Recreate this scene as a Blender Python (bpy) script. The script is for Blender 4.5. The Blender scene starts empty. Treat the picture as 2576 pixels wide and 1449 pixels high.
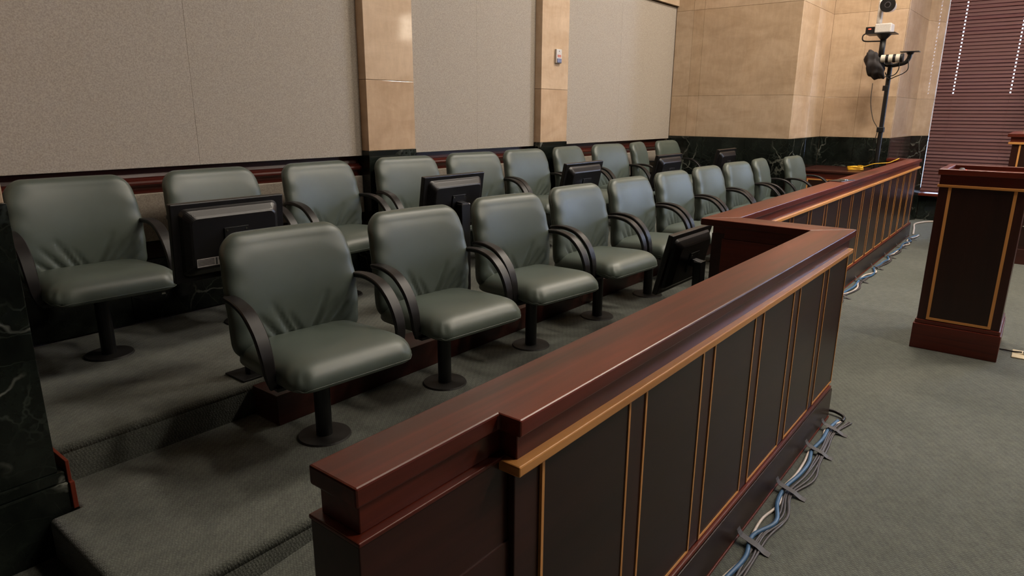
import bpy, bmesh, math, random
from mathutils import Vector, Matrix
random.seed(7)
S = bpy.context.scene
COL = S.collection
PI = math.pi

# ------------------------------------------------------------------ camera
cd = bpy.data.cameras.new('camera'); cam = bpy.data.objects.new('camera', cd); COL.objects.link(cam)
cd.sensor_width = 36.0; cd.lens = 23.2568; cd.clip_start = 0.02; cd.clip_end = 200
_r = Vector((0.6219, -0.7830, 0.0068)); _u = Vector((0.1965, 0.1645, 0.9666)); _f = Vector((0.7580, 0.5998, -0.2561))
m = Matrix((( _r.x, _u.x, -_f.x), (_r.y, _u.y, -_f.y), (_r.z, _u.z, -_f.z)))
cam.rotation_euler = m.to_euler(); cam.location = (0, 0, 1.5)
S.camera = cam
# ------------------------------------------------------------------ world (overcast daylight outside the windows)
w = bpy.data.worlds.new('world'); S.world = w; w.use_nodes = True
w.node_tree.nodes['Background'].inputs['Color'].default_value = (0.55, 0.70, 1.0, 1)
w.node_tree.nodes['Background'].inputs['Strength'].default_value = 11.0
# ------------------------------------------------------------------ ceiling lamps (x, y, power)
CEIL = 5.6
LAMPS = [(3.4, 0.9, 24), (5.8, 0.9, 92), (8.2, 0.9, 100), (4.4, -2.2, 85), (7.6, -2.2, 85), (6.0, -5.2, 60), (9.6, -3.6, 50)]
for (lx, ly, pw) in LAMPS:
    ld = bpy.data.lights.new('lamp_light', 'AREA'); ld.shape = 'RECTANGLE'; ld.size = 0.56; ld.size_y = 1.12
    ld.energy = pw; ld.color = (1.0, 0.885, 0.745)
    lo = bpy.data.objects.new('lamp_light', ld); COL.objects.link(lo); lo.location = (lx, ly, CEIL - 0.035)
pd = bpy.data.lights.new('window_portal', 'AREA'); pd.shape = 'RECTANGLE'; pd.size = 2.0; pd.size_y = 3.9; pd.cycles.is_portal = True
po = bpy.data.objects.new('window_portal', pd); COL.objects.link(po); po.location = (11.80, -2.6, 2.35); po.rotation_euler = (PI / 2, 0, PI / 2)
# ------------------------------------------------------------------ exposure
vs = S.view_settings; vs.view_transform = 'Standard'; vs.look = 'None'; vs.gamma = 1.0; vs.use_curve_mapping = False
vs.exposure = 0.50

# ================================================================== materials
def nmat(name):
    mt = bpy.data.materials.new(name); mt.use_nodes = True
    nt = mt.node_tree; return mt, nt, nt.nodes, nt.links, nt.nodes['Principled BSDF']
def N(nt, t, **kw):
    n = nt.nodes.new(t)
    for k, v in kw.items(): setattr(n, k, v)
    return n
def coords(nt, scale=(1, 1, 1), rot=(0, 0, 0), src='Object'):
    tc = N(nt, 'ShaderNodeTexCoord'); mp = N(nt, 'ShaderNodeMapping')
    mp.inputs['Scale'].default_value = scale; mp.inputs['Rotation'].default_value = rot
    nt.links.new(tc.outputs[src], mp.inputs['Vector']); return mp.outputs['Vector']
def noise(nt, vec, scale, detail=4, rough=0.55, dist=0.0):
    n = N(nt, 'ShaderNodeTexNoise'); n.inputs['Scale'].default_value = scale; n.inputs['Detail'].default_value = detail
    n.inputs['Roughness'].default_value = rough; n.inputs['Distortion'].default_value = dist
    nt.links.new(vec, n.inputs['Vector']); return n.outputs['Fac']
def ramp(nt, fac, stops):
    r = N(nt, 'ShaderNodeValToRGB'); e = r.color_ramp.elements
    while len(e) < len(stops): e.new(0.5)
    for i, (p, c) in enumerate(stops): e[i].position = p; e[i].color = (*c, 1)
    nt.links.new(fac, r.inputs['Fac']); return r.outputs['Color']
def mixc(nt, a, b, fac, mode='MIX'):
    x = N(nt, 'ShaderNodeMix', data_type='RGBA', blend_type=mode)
    for v, s in ((a, 'A'), (b, 'B')):
        i = [q for q in x.inputs if q.name == s and q.type == 'RGBA'][0]
        if isinstance(v, tuple): i.default_value = (*v, 1)
        else: nt.links.new(v, i)
    i = x.inputs[0]
    if isinstance(fac, (int, float)): i.default_value = fac
    else: nt.links.new(fac, i)
    return [o for o in x.outputs if o.type == 'RGBA'][0]
def bump(nt, b, h, strength, dist=0.002):
    n = N(nt, 'ShaderNodeBump'); n.inputs['Strength'].default_value = strength; n.inputs['Distance'].default_value = dist
    nt.links.new(h, n.inputs['Height']); nt.links.new(n.outputs['Normal'], b.inputs['Normal'])
def plain(name, col, rough=0.5, metal=0.0, spec=0.5, emit=None, estr=0):
    mt, nt, nd, lk, b = nmat(name)
    v = coords(nt); f = noise(nt, v, 60, 3)
    c = ramp(nt, f, [(0.3, tuple(x * 0.9 for x in col)), (0.7, tuple(min(1, x * 1.08) for x in col))])
    lk.new(c, b.inputs['Base Color']); b.inputs['Roughness'].default_value = rough
    b.inputs['Metallic'].default_value = metal; b.inputs['Specular IOR Level'].default_value = spec
    if emit: b.inputs['Emission Color'].default_value = (*emit, 1); b.inputs['Emission Strength'].default_value = estr
    return mt
def wood(name, dark, light, axis='X', rough=0.34, fine=1.0, coat=0.05):
    mt, nt, nd, lk, b = nmat(name)
    lo, hi = 1.2 * fine, 26 * fine
    sc = {'X': (lo, hi, hi), 'Y': (hi, lo, hi), 'Z': (hi, hi, lo)}[axis]
    v = coords(nt, sc)
    f1 = noise(nt, v, 1.0, 5, 0.6, 0.6)
    sc2 = {'X': (0.5, 5, 5), 'Y': (5, 0.5, 5), 'Z': (5, 5, 0.5)}[axis]
    f2 = noise(nt, coords(nt, sc2), 1.0, 3, 0.5, 0.8)
    c1 = ramp(nt, f1, [(0.30, dark), (0.72, light)])
    c2 = ramp(nt, f2, [(0.35, tuple(x * 0.62 for x in dark)), (0.65, light)])
    c = mixc(nt, c1, c2, 0.5)
    lk.new(c, b.inputs['Base Color']); b.inputs['Roughness'].default_value = rough
    b.inputs['Specular IOR Level'].default_value = 0.36; b.inputs['Coat Weight'].default_value = coat; b.inputs['Coat Roughness'].default_value = 0.22
    bump(nt, b, f1, 0.08, 0.001)
    return mt
M = {}
MAH_D, MAH_L = (0.038, 0.0070, 0.0045), (0.180, 0.028, 0.013)
for a in 'XYZ':
    M['mahogany' + a] = wood('mahogany_' + a.lower(), MAH_D, MAH_L, a)
    M['dark' + a] = wood('dark_mahogany_' + a.lower(), (0.026, 0.008, 0.006), (0.058, 0.016, 0.011), a, rough=0.32)
    M['veneer' + a] = wood('dark_veneer_' + a.lower(), (0.020, 0.0085, 0.006), (0.034, 0.013, 0.0085), a, rough=0.34, fine=1.6)
    M['maple' + a] = wood('honey_maple_' + a.lower(), (0.62, 0.25, 0.065), (0.86, 0.41, 0.125), a, rough=0.35)
M['moulding'] = wood('dark_red_moulding', (0.024, 0.005, 0.0035), (0.085, 0.013, 0.008), 'X')
M['slat'] = wood('blind_slat_wood', (0.080, 0.026, 0.026), (0.140, 0.046, 0.042), 'Y', rough=0.5, coat=0.0)
M['slat'].node_tree.nodes['Principled BSDF'].inputs['Specular IOR Level'].default_value = 0.25
M['black'] = plain('black_plastic', (0.006, 0.0055, 0.006), 0.36)
M['armblack'] = plain('arm_black_plastic', (0.008, 0.007, 0.0075), 0.42, 0.0, 0.38)
M['metal_black'] = plain('black_painted_steel', (0.005, 0.005, 0.0055), 0.42, 0.0)
M['steel'] = plain('bright_steel', (0.55, 0.55, 0.53), 0.25, 1.0)
M['glassblack'] = plain('dark_screen', (0.008, 0.008, 0.010), 0.12)
M['white'] = plain('white_plastic', (0.62, 0.58, 0.54), 0.45)
M['blueplastic'] = plain('blue_grey_plastic', (0.16, 0.18, 0.30), 0.4)
M['redprint'] = plain('red_print', (0.55, 0.20, 0.15), 0.5)
M['cover'] = plain('black_nylon_cover', (0.016, 0.012, 0.013), 0.75)
M['lenswhite'] = plain('off_white_lens_paint', (0.60, 0.55, 0.46), 0.4)
M['blue'] = plain('blue_cable_jacket', (0.045, 0.12, 0.24), 0.45)
M['whitecable'] = plain('white_cable_jacket', (0.60, 0.52, 0.46), 0.45)
M['greycable'] = plain('grey_cable_jacket', (0.060, 0.052, 0.055), 0.5)
M['tape'] = plain('grey_gaffer_tape', (0.060, 0.056, 0.060), 0.6)
M['yellow'] = plain('yellow_cable_jacket', (0.75, 0.42, 0.02), 0.45)
M['cream'] = plain('cream_plate', (0.55, 0.46, 0.30), 0.5)
M['diffuser'] = plain('lamp_diffuser', (0.9, 0.85, 0.75), 0.5, emit=(1.0, 0.83, 0.64), estr=6.0)
M['paint'] = plain('ceiling_paint', (0.16, 0.13, 0.10), 0.7)
M['red_led'] = plain('red_indicator', (0.5, 0.03, 0.02), 0.4, emit=(1, 0.1, 0.05), estr=1.5)
M['print_label'] = plain('rating_label_print', (0.30, 0.28, 0.27), 0.5)
M['print_dark'] = plain('rating_label_ink', (0.03, 0.03, 0.03), 0.5)
M['flange'] = plain('brown_black_flange', (0.009, 0.008, 0.0075), 0.6)

def m_vinyl():
    mt, nt, nd, lk, b = nmat('grey_green_vinyl')
    v = coords(nt); f = noise(nt, v, 5, 3); g = noise(nt, v, 420, 2)
    lk.new(ramp(nt, f, [(0.3, (0.066, 0.084, 0.071)), (0.7, (0.078, 0.098, 0.083))]), b.inputs['Base Color'])
    b.inputs['Roughness'].default_value = 0.44; b.inputs['Specular IOR Level'].default_value = 0.6
    bump(nt, b, g, 0.10, 0.0006); return mt
M['vinyl'] = m_vinyl()
def m_carpet():
    mt, nt, nd, lk, b = nmat('grey_green_carpet')
    v = coords(nt)
    big = noise(nt, v, 1.6, 5, 0.6); mid = noise(nt, v, 22, 3, 0.6); fine = noise(nt, v, 260, 2)
    vo = N(nt, 'ShaderNodeTexVoronoi'); vo.inputs['Scale'].default_value = 115; vo.inputs['Randomness'].default_value = 0.35
    lk.new(coords(nt, (1, 1, 1), (0.3, 0.2, 0.6)), vo.inputs['Vector'])
    c = ramp(nt, big, [(0.3, (0.106, 0.116, 0.101)), (0.7, (0.142, 0.152, 0.134))])
    c = mixc(nt, c, ramp(nt, mid, [(0.35, (0.72, 0.72, 0.72)), (0.65, (1.18, 1.16, 1.13))]), 0.55, 'MULTIPLY')
    c = mixc(nt, c, ramp(nt, vo.outputs['Distance'], [(0.0, (1.15, 1.15, 1.12)), (0.75, (0.55, 0.55, 0.55))]), 0.8, 'MULTIPLY')
    lk.new(c, b.inputs['Base Color']); b.inputs['Roughness'].default_value = 0.95
    b.inputs['Specular IOR Level'].default_value = 0.15; b.inputs['Sheen Weight'].default_value = 0.15
    inv = N(nt, 'ShaderNodeMath', operation='SUBTRACT'); inv.inputs[0].default_value = 1.0; lk.new(vo.outputs['Distance'], inv.inputs[1])
    ad = N(nt, 'ShaderNodeMath', operation='ADD'); lk.new(inv.outputs[0], ad.inputs[0]); lk.new(fine, ad.inputs[1])
    bump(nt, b, ad.outputs[0], 0.55, 0.004); return mt
M['carpet'] = m_carpet()
def m_fabric():
    mt, nt, nd, lk, b = nmat('beige_wall_fabric')
    v = coords(nt); f = noise(nt, v, 130, 3, 0.7); g = noise(nt, v, 420, 2)
    lk.new(ramp(nt, f, [(0.36, (0.325, 0.284, 0.238)), (0.64, (0.455, 0.402, 0.342))]), b.inputs['Base Color'])
    b.inputs['Roughness'].default_value = 0.9; b.inputs['Specular IOR Level'].default_value = 0.15
    bump(nt, b, g, 0.25, 0.001); return mt
M['fabric'] = m_fabric()
def m_stone():
    mt, nt, nd, lk, b = nmat('polished_beige_limestone')
    oi = N(nt, 'ShaderNodeObjectInfo')
    v = coords(nt, (1.0, 1.0, 2.4)); v2 = coords(nt, (4, 4, 1.2))
    f = noise(nt, v, 2.2, 6, 0.62, 0.5); g = noise(nt, v2, 5, 6, 0.7, 0.3)
    c = ramp(nt, f, [(0.30, (0.48, 0.355, 0.245)), (0.70, (0.62, 0.480, 0.350))])
    c = mixc(nt, c, ramp(nt, g, [(0.4, (0.90, 0.88, 0.86)), (0.68, (1.08, 1.07, 1.06))]), 0.6, 'MULTIPLY')
    c = mixc(nt, c, oi.outputs['Color'], 1.0, 'MULTIPLY')      # each slab has its own natural tone
    lk.new(c, b.inputs['Base Color']); b.inputs['Roughness'].default_value = 0.07
    b.inputs['Specular IOR Level'].default_value = 0.5
    return mt
M['stone'] = m_stone()
def m_marble():
    mt, nt, nd, lk, b = nmat('dark_green_veined_marble')
    v = coords(nt); nz = N(nt, 'ShaderNodeTexNoise'); nz.inputs['Scale'].default_value = 2.2; nz.inputs['Detail'].default_value = 5
    lk.new(v, nz.inputs['Vector'])
    mx = N(nt, 'ShaderNodeVectorMath', operation='SCALE'); mx.inputs[3].default_value = 0.55; lk.new(nz.outputs['Color'], mx.inputs[0])
    ad = N(nt, 'ShaderNodeVectorMath', operation='ADD'); lk.new(v, ad.inputs[0]); lk.new(mx.outputs[0], ad.inputs[1])
    def veins(scale, width):
        vo = N(nt, 'ShaderNodeTexVoronoi', feature='DISTANCE_TO_EDGE'); vo.inputs['Scale'].default_value = scale
        lk.new(ad.outputs[0], vo.inputs['Vector'])
        return ramp(nt, vo.outputs['Distance'], [(0.0, (1, 1, 1)), (width, (0, 0, 0))])
    mask = ramp(nt, noise(nt, v, 2.6, 3), [(0.48, (0, 0, 0)), (0.62, (1, 1, 1))])
    v1 = mixc(nt, veins(2.3, 0.020), mask, 1.0, 'MULTIPLY'); v2 = mixc(nt, veins(7.0, 0.03), mask, 0.9, 'MULTIPLY')
    base = ramp(nt, noise(nt, v, 5, 6, 0.7), [(0.35, (0.0035, 0.0045, 0.004)), (0.75, (0.016, 0.021, 0.017))])
    c = mixc(nt, base, (0.20, 0.21, 0.18), v1); c = mixc(nt, c, (0.045, 0.055, 0.045), v2)
    lk.new(c, b.inputs['Base Color']); b.inputs['Roughness'].default_value = 0.14; b.inputs['Specular IOR Level'].default_value = 0.4
    return mt
M['marble'] = m_marble()
def m_glass():
    mt, nt, nd, lk, b = nmat('window_glass')
    v = coords(nt); f = noise(nt, v, 2, 2)
    lk.new(ramp(nt, f, [(0.3, (0.93, 0.96, 0.98)), (0.7, (0.97, 0.98, 1.0))]), b.inputs['Base Color'])
    b.inputs['Transmission Weight'].default_value = 1.0; b.inputs['Roughness'].default_value = 0.0; b.inputs['IOR'].default_value = 1.02
    return mt
M['glass'] = m_glass()

# ================================================================== mesh helpers
class MB:
    def __init__(s): s.v = []; s.f = []
    def add(s, vs, fs):
        o = len(s.v); s.v += [tuple(p) for p in vs]; s.f += [tuple(i + o for i in q) for q in fs]; return s
    def box(s, x0, x1, y0, y1, z0, z1):
        return s.add([(x0, y0, z0), (x1, y0, z0), (x1, y1, z0), (x0, y1, z0), (x0, y0, z1), (x1, y0, z1), (x1, y1, z1), (x0, y1, z1)],
                     [(0, 3, 2, 1), (4, 5, 6, 7), (0, 1, 5, 4), (1, 2, 6, 5), (2, 3, 7, 6), (3, 0, 4, 7)])
    def prism(s, pts, z0, z1):                       # pts anticlockwise seen from above
        n = len(pts)
        return s.add([(x, y, z0) for x, y in pts] + [(x, y, z1) for x, y in pts],
                     [tuple(reversed(range(n))), tuple(range(n, 2 * n))] + [(i, (i + 1) % n, n + (i + 1) % n, n + i) for i in range(n)])
    def prism_x(s, prof, x0, x1):                    # profile (y, z)
        n = len(prof)
        return s.add([(x0, y, z) for y, z in prof] + [(x1, y, z) for y, z in prof],
                     [tuple(range(n)), tuple(reversed(range(n, 2 * n)))] + [(i, n + i, n + (i + 1) % n, (i + 1) % n) for i in range(n)])
    def prism_y(s, prof, y0, y1):                    # profile (x, z)
        n = len(prof)
        return s.add([(x, y0, z) for x, z in prof] + [(x, y1, z) for x, z in prof],
                     [tuple(range(n)), tuple(reversed(range(n, 2 * n)))] + [(i, n + i, n + (i + 1) % n, (i + 1) % n) for i in range(n)])
    def cyl(s, c, r0, r1, h, n=24, axis='Z'):
        vs = []
        for k, r in ((0, r0), (h, r1)):
            for i in range(n):
                a = 2 * PI * i / n; p = (r * math.cos(a), r * math.sin(a), k)
                if axis == 'X': p = (p[2], p[0], p[1])
                if axis == 'Y': p = (p[1], p[2], p[0])
                vs.append((c[0] + p[0], c[1] + p[1], c[2] + p[2]))
        return s.add(vs, [tuple(reversed(range(n))), tuple(range(n, 2 * n))] + [(i, (i + 1) % n, n + (i + 1) % n, n + i) for i in range(n)])
    def sweep(s, path, section, closed=False, upv=None):
        # section: function(k, n) -> list of (a, b) offsets along side and normal
        P = [Vector(p) for p in path]; n = len(P); rings = []
        prev = None
        for i in range(n):
            if closed: t = P[(i + 1) % n] - P[i - 1]
            else: t = P[min(i + 1, n - 1)] - P[max(i - 1, 0)]
            t.normalize()
            if upv is not None: side = Vector(upv).normalized(); side = (side - t * side.dot(t)).normalized()
            else:
                if prev is None:
                    ref = Vector((0, 0, 1)) if abs(t.z) < 0.9 else Vector((1, 0, 0)); side = t.cross(ref).normalized()
                else: side = (prev - t * prev.dot(t)).normalized()
                prev = side
            nor = side.cross(t).normalized()
            rings.append([P[i] + side * a + nor * b for a, b in section(i, n)])
        k = len(rings[0]); vs = [p for r in rings for p in r]; fs = []
        for i in range(n if closed else n - 1):
            j = (i + 1) % n
            for q in range(k): fs.append((i * k + q, i * k + (q + 1) % k, j * k + (q + 1) % k, j * k + q))
        if not closed: fs += [tuple(reversed(range(k))), tuple(range((n - 1) * k, n * k))]
        return s.add(vs, fs)
    def tube(s, path, r, n=8, closed=False):
        return s.sweep(path, lambda i, m_: [(r * math.cos(2 * PI * q / n), r * math.sin(2 * PI * q / n)) for q in range(n)], closed)
    def build(s, name, mat, parent=None, bevel=0.0, seg=2, smooth=False, shift=None):
        me = bpy.data.meshes.new(name)
        vs = s.v if shift is None else [(x - shift[0], y - shift[1], z - shift[2]) for x, y, z in s.v]
        me.from_pydata(vs, [], s.f)
        bm = bmesh.new(); bm.from_mesh(me)
        bmesh.ops.recalc_face_normals(bm, faces=bm.faces)
        if bevel: bmesh.ops.bevel(bm, geom=list(bm.edges), offset=bevel, segments=seg, affect='EDGES', profile=0.5, clamp_overlap=True)
        if smooth:
            for f in bm.faces: f.smooth = True
        bm.to_mesh(me); bm.free()
        o = bpy.data.objects.new(name, me); COL.objects.link(o)
        if mat: me.materials.append(M[mat])
        if parent: o.parent = parent
        if shift is not None and parent is None: o.location = shift
        return o
def spline(pts, n=8):
    P = [Vector(p) for p in pts]; out = []
    for i in range(len(P) - 1):
        a = P[max(i - 1, 0)]; b = P[i]; c = P[i + 1]; d = P[min(i + 2, len(P) - 1)]
        for k in range(n):
            t = k / n
            out.append(0.5 * ((2 * b) + (c - a) * t + (2 * a - 5 * b + 4 * c - d) * t * t + (3 * b - a - 3 * c + d) * t ** 3))
    out.append(P[-1]); return out
def tag(o, label, cat=None, group=None, kind=None):
    o['label'] = label
    if cat: o['category'] = cat
    if group: o['group'] = group
    if kind: o['kind'] = kind
    return o
def thing(name, label, cat, loc=(0, 0, 0), rz=0.0, group=None):
    o = bpy.data.objects.new(name, None); COL.objects.link(o); o.empty_display_size = 0.1
    o.location = loc; o.rotation_euler = (0, 0, rz); return tag(o, label, cat, group)
def copy_tree(o, parent=None):
    c = o.copy(); COL.objects.link(c); c.parent = parent
    for ch in list(o.children): copy_tree(ch, c)
    return c
def struct(o, label): o['kind'] = 'structure'; o['label'] = label; return o
def tone(o, t): o.color = (t[0], t[1], t[2], 1) if isinstance(t, tuple) else (t, t, t, 1); return o

Z1, Z2 = 0.155, 0.30          # floor of the front row and of the back row
WT = 1.22                     # top of the marble wainscot
YW = 4.0                      # jury wall plane

# ================================================================== the setting
fl = MB().box(-5, 12.2, -9, 4.3, -0.1, 0).build('floor', 'carpet'); struct(fl, 'grey-green carpeted courtroom floor')
cl = MB().box(-5, 12.2, -9, 4.3, CEIL, CEIL + 0.1).build('ceiling', 'paint'); struct(cl, 'dark painted courtroom ceiling')  # unseen; darkened, like the two walls below, to cut bounced light
wr = MB().box(-5, 12.2, -9.1, -9.0, 0, CEIL).build('wall_right', 'darkZ'); struct(wr, 'far side wall of the courtroom')
wb = MB().box(-5.1, -5.0, -9, 4.3, 0, CEIL).build('wall_back', 'darkZ'); struct(wb, 'rear wall of the courtroom')

# ---- jury platforms and ramp
def platform(name, pts, z0, z1, label):
    mb = MB().prism(pts, z0, z1); o = mb.build(name, 'carpet')
    bm = bmesh.new(); bm.from_mesh(o.data)
    ed = [e for e in bm.edges if all(abs(v.co.z - z1) < 1e-5 for v in e.verts)]
    bmesh.ops.bevel(bm, geom=ed, offset=0.028, segments=5, affect='EDGES', profile=0.5)
    for f in bm.faces: f.smooth = abs(f.normal.z) < 0.999 and abs(f.normal.z) > 0.001
    bm.to_mesh(o.data); bm.free(); return struct(o, label)
platform('jury_platform', [(0.575, 1.757), (1.85, 1.757), (1.85, 0.812), (3.295, 0.812), (3.295, 1.352), (9.695, 1.352), (9.695, 2.425), (8.345, 2.425), (8.345, 2.76), (0.665, 2.76), (0.665, 2.46), (0.575, 2.46)], 0, Z1,
         'carpeted lower platform under the front row of juror chairs')
platform('jury_platform', [(0.665, 2.655), (8.345, 2.655), (8.345, 3.995), (0.665, 3.995)], Z1, Z2, 'carpeted upper platform under the back row of juror chairs')
rp = MB().prism_y([(0.34, 0.0), (1.85, 0.0), (1.85, Z1 - 0.004)], 0.815, 1.755).build('wheelchair_ramp', 'carpet')
struct(rp, 'carpeted ramp rising behind the wooden rail to the lower platform')

# ---- jury wall (wall_left)
wl = MB().box(-5, 8.5, 4.06, 4.3, 0, CEIL).build('wall_left', 'fabric'); struct(wl, 'jury wall with fabric panels between stone pilasters')
BAYS = [(0.66, 3.225), (3.69, 5.355), (5.808, 8.35)]
SEAMS = [[1.995], [4.515], [6.98]]
for bi, (a, b) in enumerate(BAYS):
    edges = [a] + SEAMS[bi] + [b]
    top = 2.80
    for i in range(len(edges) - 1):
        x0 = edges[i] + (0.0004 if i else 0); x1 = edges[i + 1] - (0.0004 if i < len(edges) - 2 else 0)
        MB().box(x0, x1, 3.975, 4.06, 1.185, top).build('fabric_panel', 'fabric', wl, bevel=0.0012)
        MB().box(x0, x1, 3.982, 4.06, 0.765, 1.038).build('fabric_panel', 'fabric', wl, bevel=0.004)
    tone(MB().box(a, b, 3.94, 4.06, top + 0.012, CEIL).build('stone_lintel', 'stone', wl, bevel=0.004), 0.98)
    prof = [(4.06, 1.184), (4.030, 1.184), (4.030, 1.150), (4.022, 1.130), (4.008, 1.118), (3.992, 1.110), (3.984, 1.100), (3.984, 1.090), (3.992, 1.080), (4.006, 1.072), (4.012, 1.060), (4.012, 1.040), (4.06, 1.040)]
    MB().prism_x(prof, a, b).build('chair_rail_moulding', 'moulding', wl)
    MB().box(a, b, 4.0, 4.06, 0.66, 0.76).build('wood_panel', 'darkX', wl, bevel=0.003)
    n = max(1, round((b - a) / 0.9))
    for i in range(n):
        MB().box(a + (b - a) * i / n + 0.001, a + (b - a) * (i + 1) / n - 0.001, 3.995, 4.06, Z2, 0.658).build('marble_slab', 'marble', wl, bevel=0.002)
JZ = [WT, 1.724, 2.75, 3.78, CEIL]          # horizontal joints of the stone
def slabs(parent, x0, x1, y0, y1, tones):
    for i in range(len(JZ) - 1):
        tone(MB().box(x0, x1, y0, y1, JZ[i] + 0.0012, JZ[i + 1] - 0.0012).build('stone_slab', 'stone', parent, bevel=0.0025), tones[i % len(tones)])
for i, (a, b) in enumerate(((3.225, 3.69), (5.355, 5.808))):
    p = MB().box(a + 0.02, b - 0.02, 3.93, 4.06, Z2, CEIL).build('pilaster', 'stone', wl)
    slabs(p, a, b, 3.897, 4.06, [(0.96, 0.90, 0.84), (1.10, 1.08, 1.06), (1.04, 1.02, 1.0), (1.0, 1.0, 1.0)])
    MB().box(a - 0.004, b + 0.004, 3.893, 4.06, Z2, WT).build('marble_slab', 'marble', p, bevel=0.003)
# ---- deep pier at the near end of the back row
pier = MB().box(-1.2, 0.61, 2.49, 4.06, 0, CEIL).build('wall_pier', 'stone'); struct(pier, 'deep stone pier with dark marble base beside the upper platform')
for (z0, z1, y, bv, xe) in ((0.0, 0.256, 2.4605, 0.006, 0.648), (0.257, 0.298, 2.468, 0.005, 0.644), (0.299, WT, 2.476, 0.002, 0.626)):
    MB().box(-1.2, xe, y, 4.06, z0, z1).build('marble_slab', 'marble', pier, bevel=bv)
slabs(pier, -1.2, 0.620, 2.480, 4.06, [(0.97, 0.93, 0.88), (1.05, 1.03, 1.0)])
MB().box(0.6485, 0.664, 2.452, 2.475, Z1 + 0.0005, 0.256).box(0.6485, 0.660, 2.463, 2.66, Z1 + 0.0005, 0.335).build('wood_edging', 'mahoganyZ', pier, bevel=0.002)

# ---- far wall, stepped in plan, marble wainscot below and stone slabs above
wf = MB().box(8.40, 8.60, 2.48, 4.06, 0, CEIL).build('wall_front', 'stone'); struct(wf, 'stepped stone wall with dark marble wainscot beyond the juror chairs')
MB().box(8.40, 11.6, 2.45, 2.6, 0, CEIL).box(9.76, 11.5, 1.66, 2.5, 0, CEIL).build('wall_core', 'stone', wf)
def far_face_x(x, ya, yb, joints, tones, tt=0.05):       # faces -X
    ys = [ya] + joints + [yb]
    for i in range(len(ys) - 1):
        for k in range(len(JZ) - 1):
            t = tones[(i * 2 + k) % len(tones)]
            tone(MB().box(x, x + tt, ys[i] + 0.001, ys[i + 1] - 0.001, JZ[k] + 0.001, JZ[k + 1] - 0.001).build('stone_slab', 'stone', wf, bevel=0.0015), t)
def far_face_y(y, xa, xb, joints, tones, tt=0.05):       # faces -Y
    xs = [xa] + joints + [xb]
    for i in range(len(xs) - 1):
        for k in range(len(JZ) - 1):
            t = tones[(i * 2 + k) % len(tones)]
            tone(MB().box(xs[i] + 0.001, xs[i + 1] - 0.001, y, y + tt, JZ[k] + 0.001, JZ[k + 1] - 0.001).build('stone_slab', 'stone', wf, bevel=0.0015), t)
T = [(0.98, 0.97, 0.95), (0.95, 0.92, 0.87), (1.03, 1.0, 0.97), (0.92, 0.88, 0.82), (1.0, 0.98, 0.94)]
far_face_x(8.35, 2.43, 3.97, [3.60, 3.74], T)
far_face_x(9.70, 1.59, 2.43, [2.02], T[1:])
far_face_y(2.43, 8.401, 9.70, [9.05], T[2:])
def poly_face(pts, parent, tones):
    for k in range(len(JZ) - 1):
        tone(MB().prism(pts, JZ[k] + 0.001, JZ[k + 1] - 0.001).build('stone_slab', 'stone', parent, bevel=0.0015), tones[k % len(tones)])
    c = [(x - 0.004 * 0, y - 0.003) for x, y in pts]
    MB().prism(c, 0, WT).build('marble_slab', 'marble', parent, bevel=0.002)
poly_face([(9.752, 1.588), (10.40, 1.569), (10.40, 1.65), (9.752, 1.65)], wf, T)
poly_face([(10.402, 1.569), (11.04, 1.550), (11.04, 1.65), (10.402, 1.65)], wf, T[2:])
poly_face([(11.042, 1.550), (11.42, 1.386), (11.548, 1.386), (11.548, 1.65), (11.042, 1.65)], wf, T[1:])
for i, (ya, yb) in enumerate(((2.43, 2.95), (2.95, 3.5), (3.5, 3.99))):
    MB().box(8.346, 8.40, ya + 0.001, yb - 0.001, 0, WT).build('marble_slab', 'marble', wf, bevel=0.002)
for xa, xb in ((8.401, 9.05), (9.05, 9.69)): MB().box(xa + 0.001, xb - 0.001, 2.426, 2.48, 0, WT).build('marble_slab', 'marble', wf, bevel=0.002)
for ya, yb in ((1.586, 2.0), (2.0, 2.425)): MB().box(9.696, 9.75, ya + 0.001, yb - 0.001, 0, WT).build('marble_slab', 'marble', wf, bevel=0.002)
# wall with the windows
WX = 11.55
ww = MB().box(WX, WX + 0.3, 1.40, 2.5, 0, CEIL).box(WX, WX + 0.3, -1.6, 0.27, 0, CEIL).box(WX, WX + 0.3, -9, -3.6, 0, CEIL) \
    .box(WX, WX + 0.3, 0.27, 1.40, 0, 0.36).box(WX, WX + 0.3, 0.27, 1.40, 4.3, CEIL).box(WX, WX + 0.3, -3.6, -1.6, 0, 0.40).box(WX, WX + 0.3, -3.6, -1.6, 4.3, CEIL) \
    .build('wall_window', 'stone'); struct(ww, 'stone end wall with tall windows'); tone(ww, (0.97, 0.95, 0.9))
for k in range(len(JZ) - 1):
    tone(MB().box(11.20, WX, -0.35, 0.29, JZ[k] + 0.001, JZ[k + 1] - 0.001).build('stone_slab', 'stone', ww, bevel=0.0015), T[k + 1])
MB().box(11.196, WX, -0.35, 0.295, 0, WT).build('marble_slab', 'marble', ww, bevel=0.002)
MB().box(11.50, WX, 0.296, 1.379, 0, 0.358).build('marble_slab', 'marble', ww, bevel=0.002)
MB().box(11.50, WX, -9, -0.36, 0, 0.385).build('marble_slab', 'marble', ww, bevel=0.002)

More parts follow.
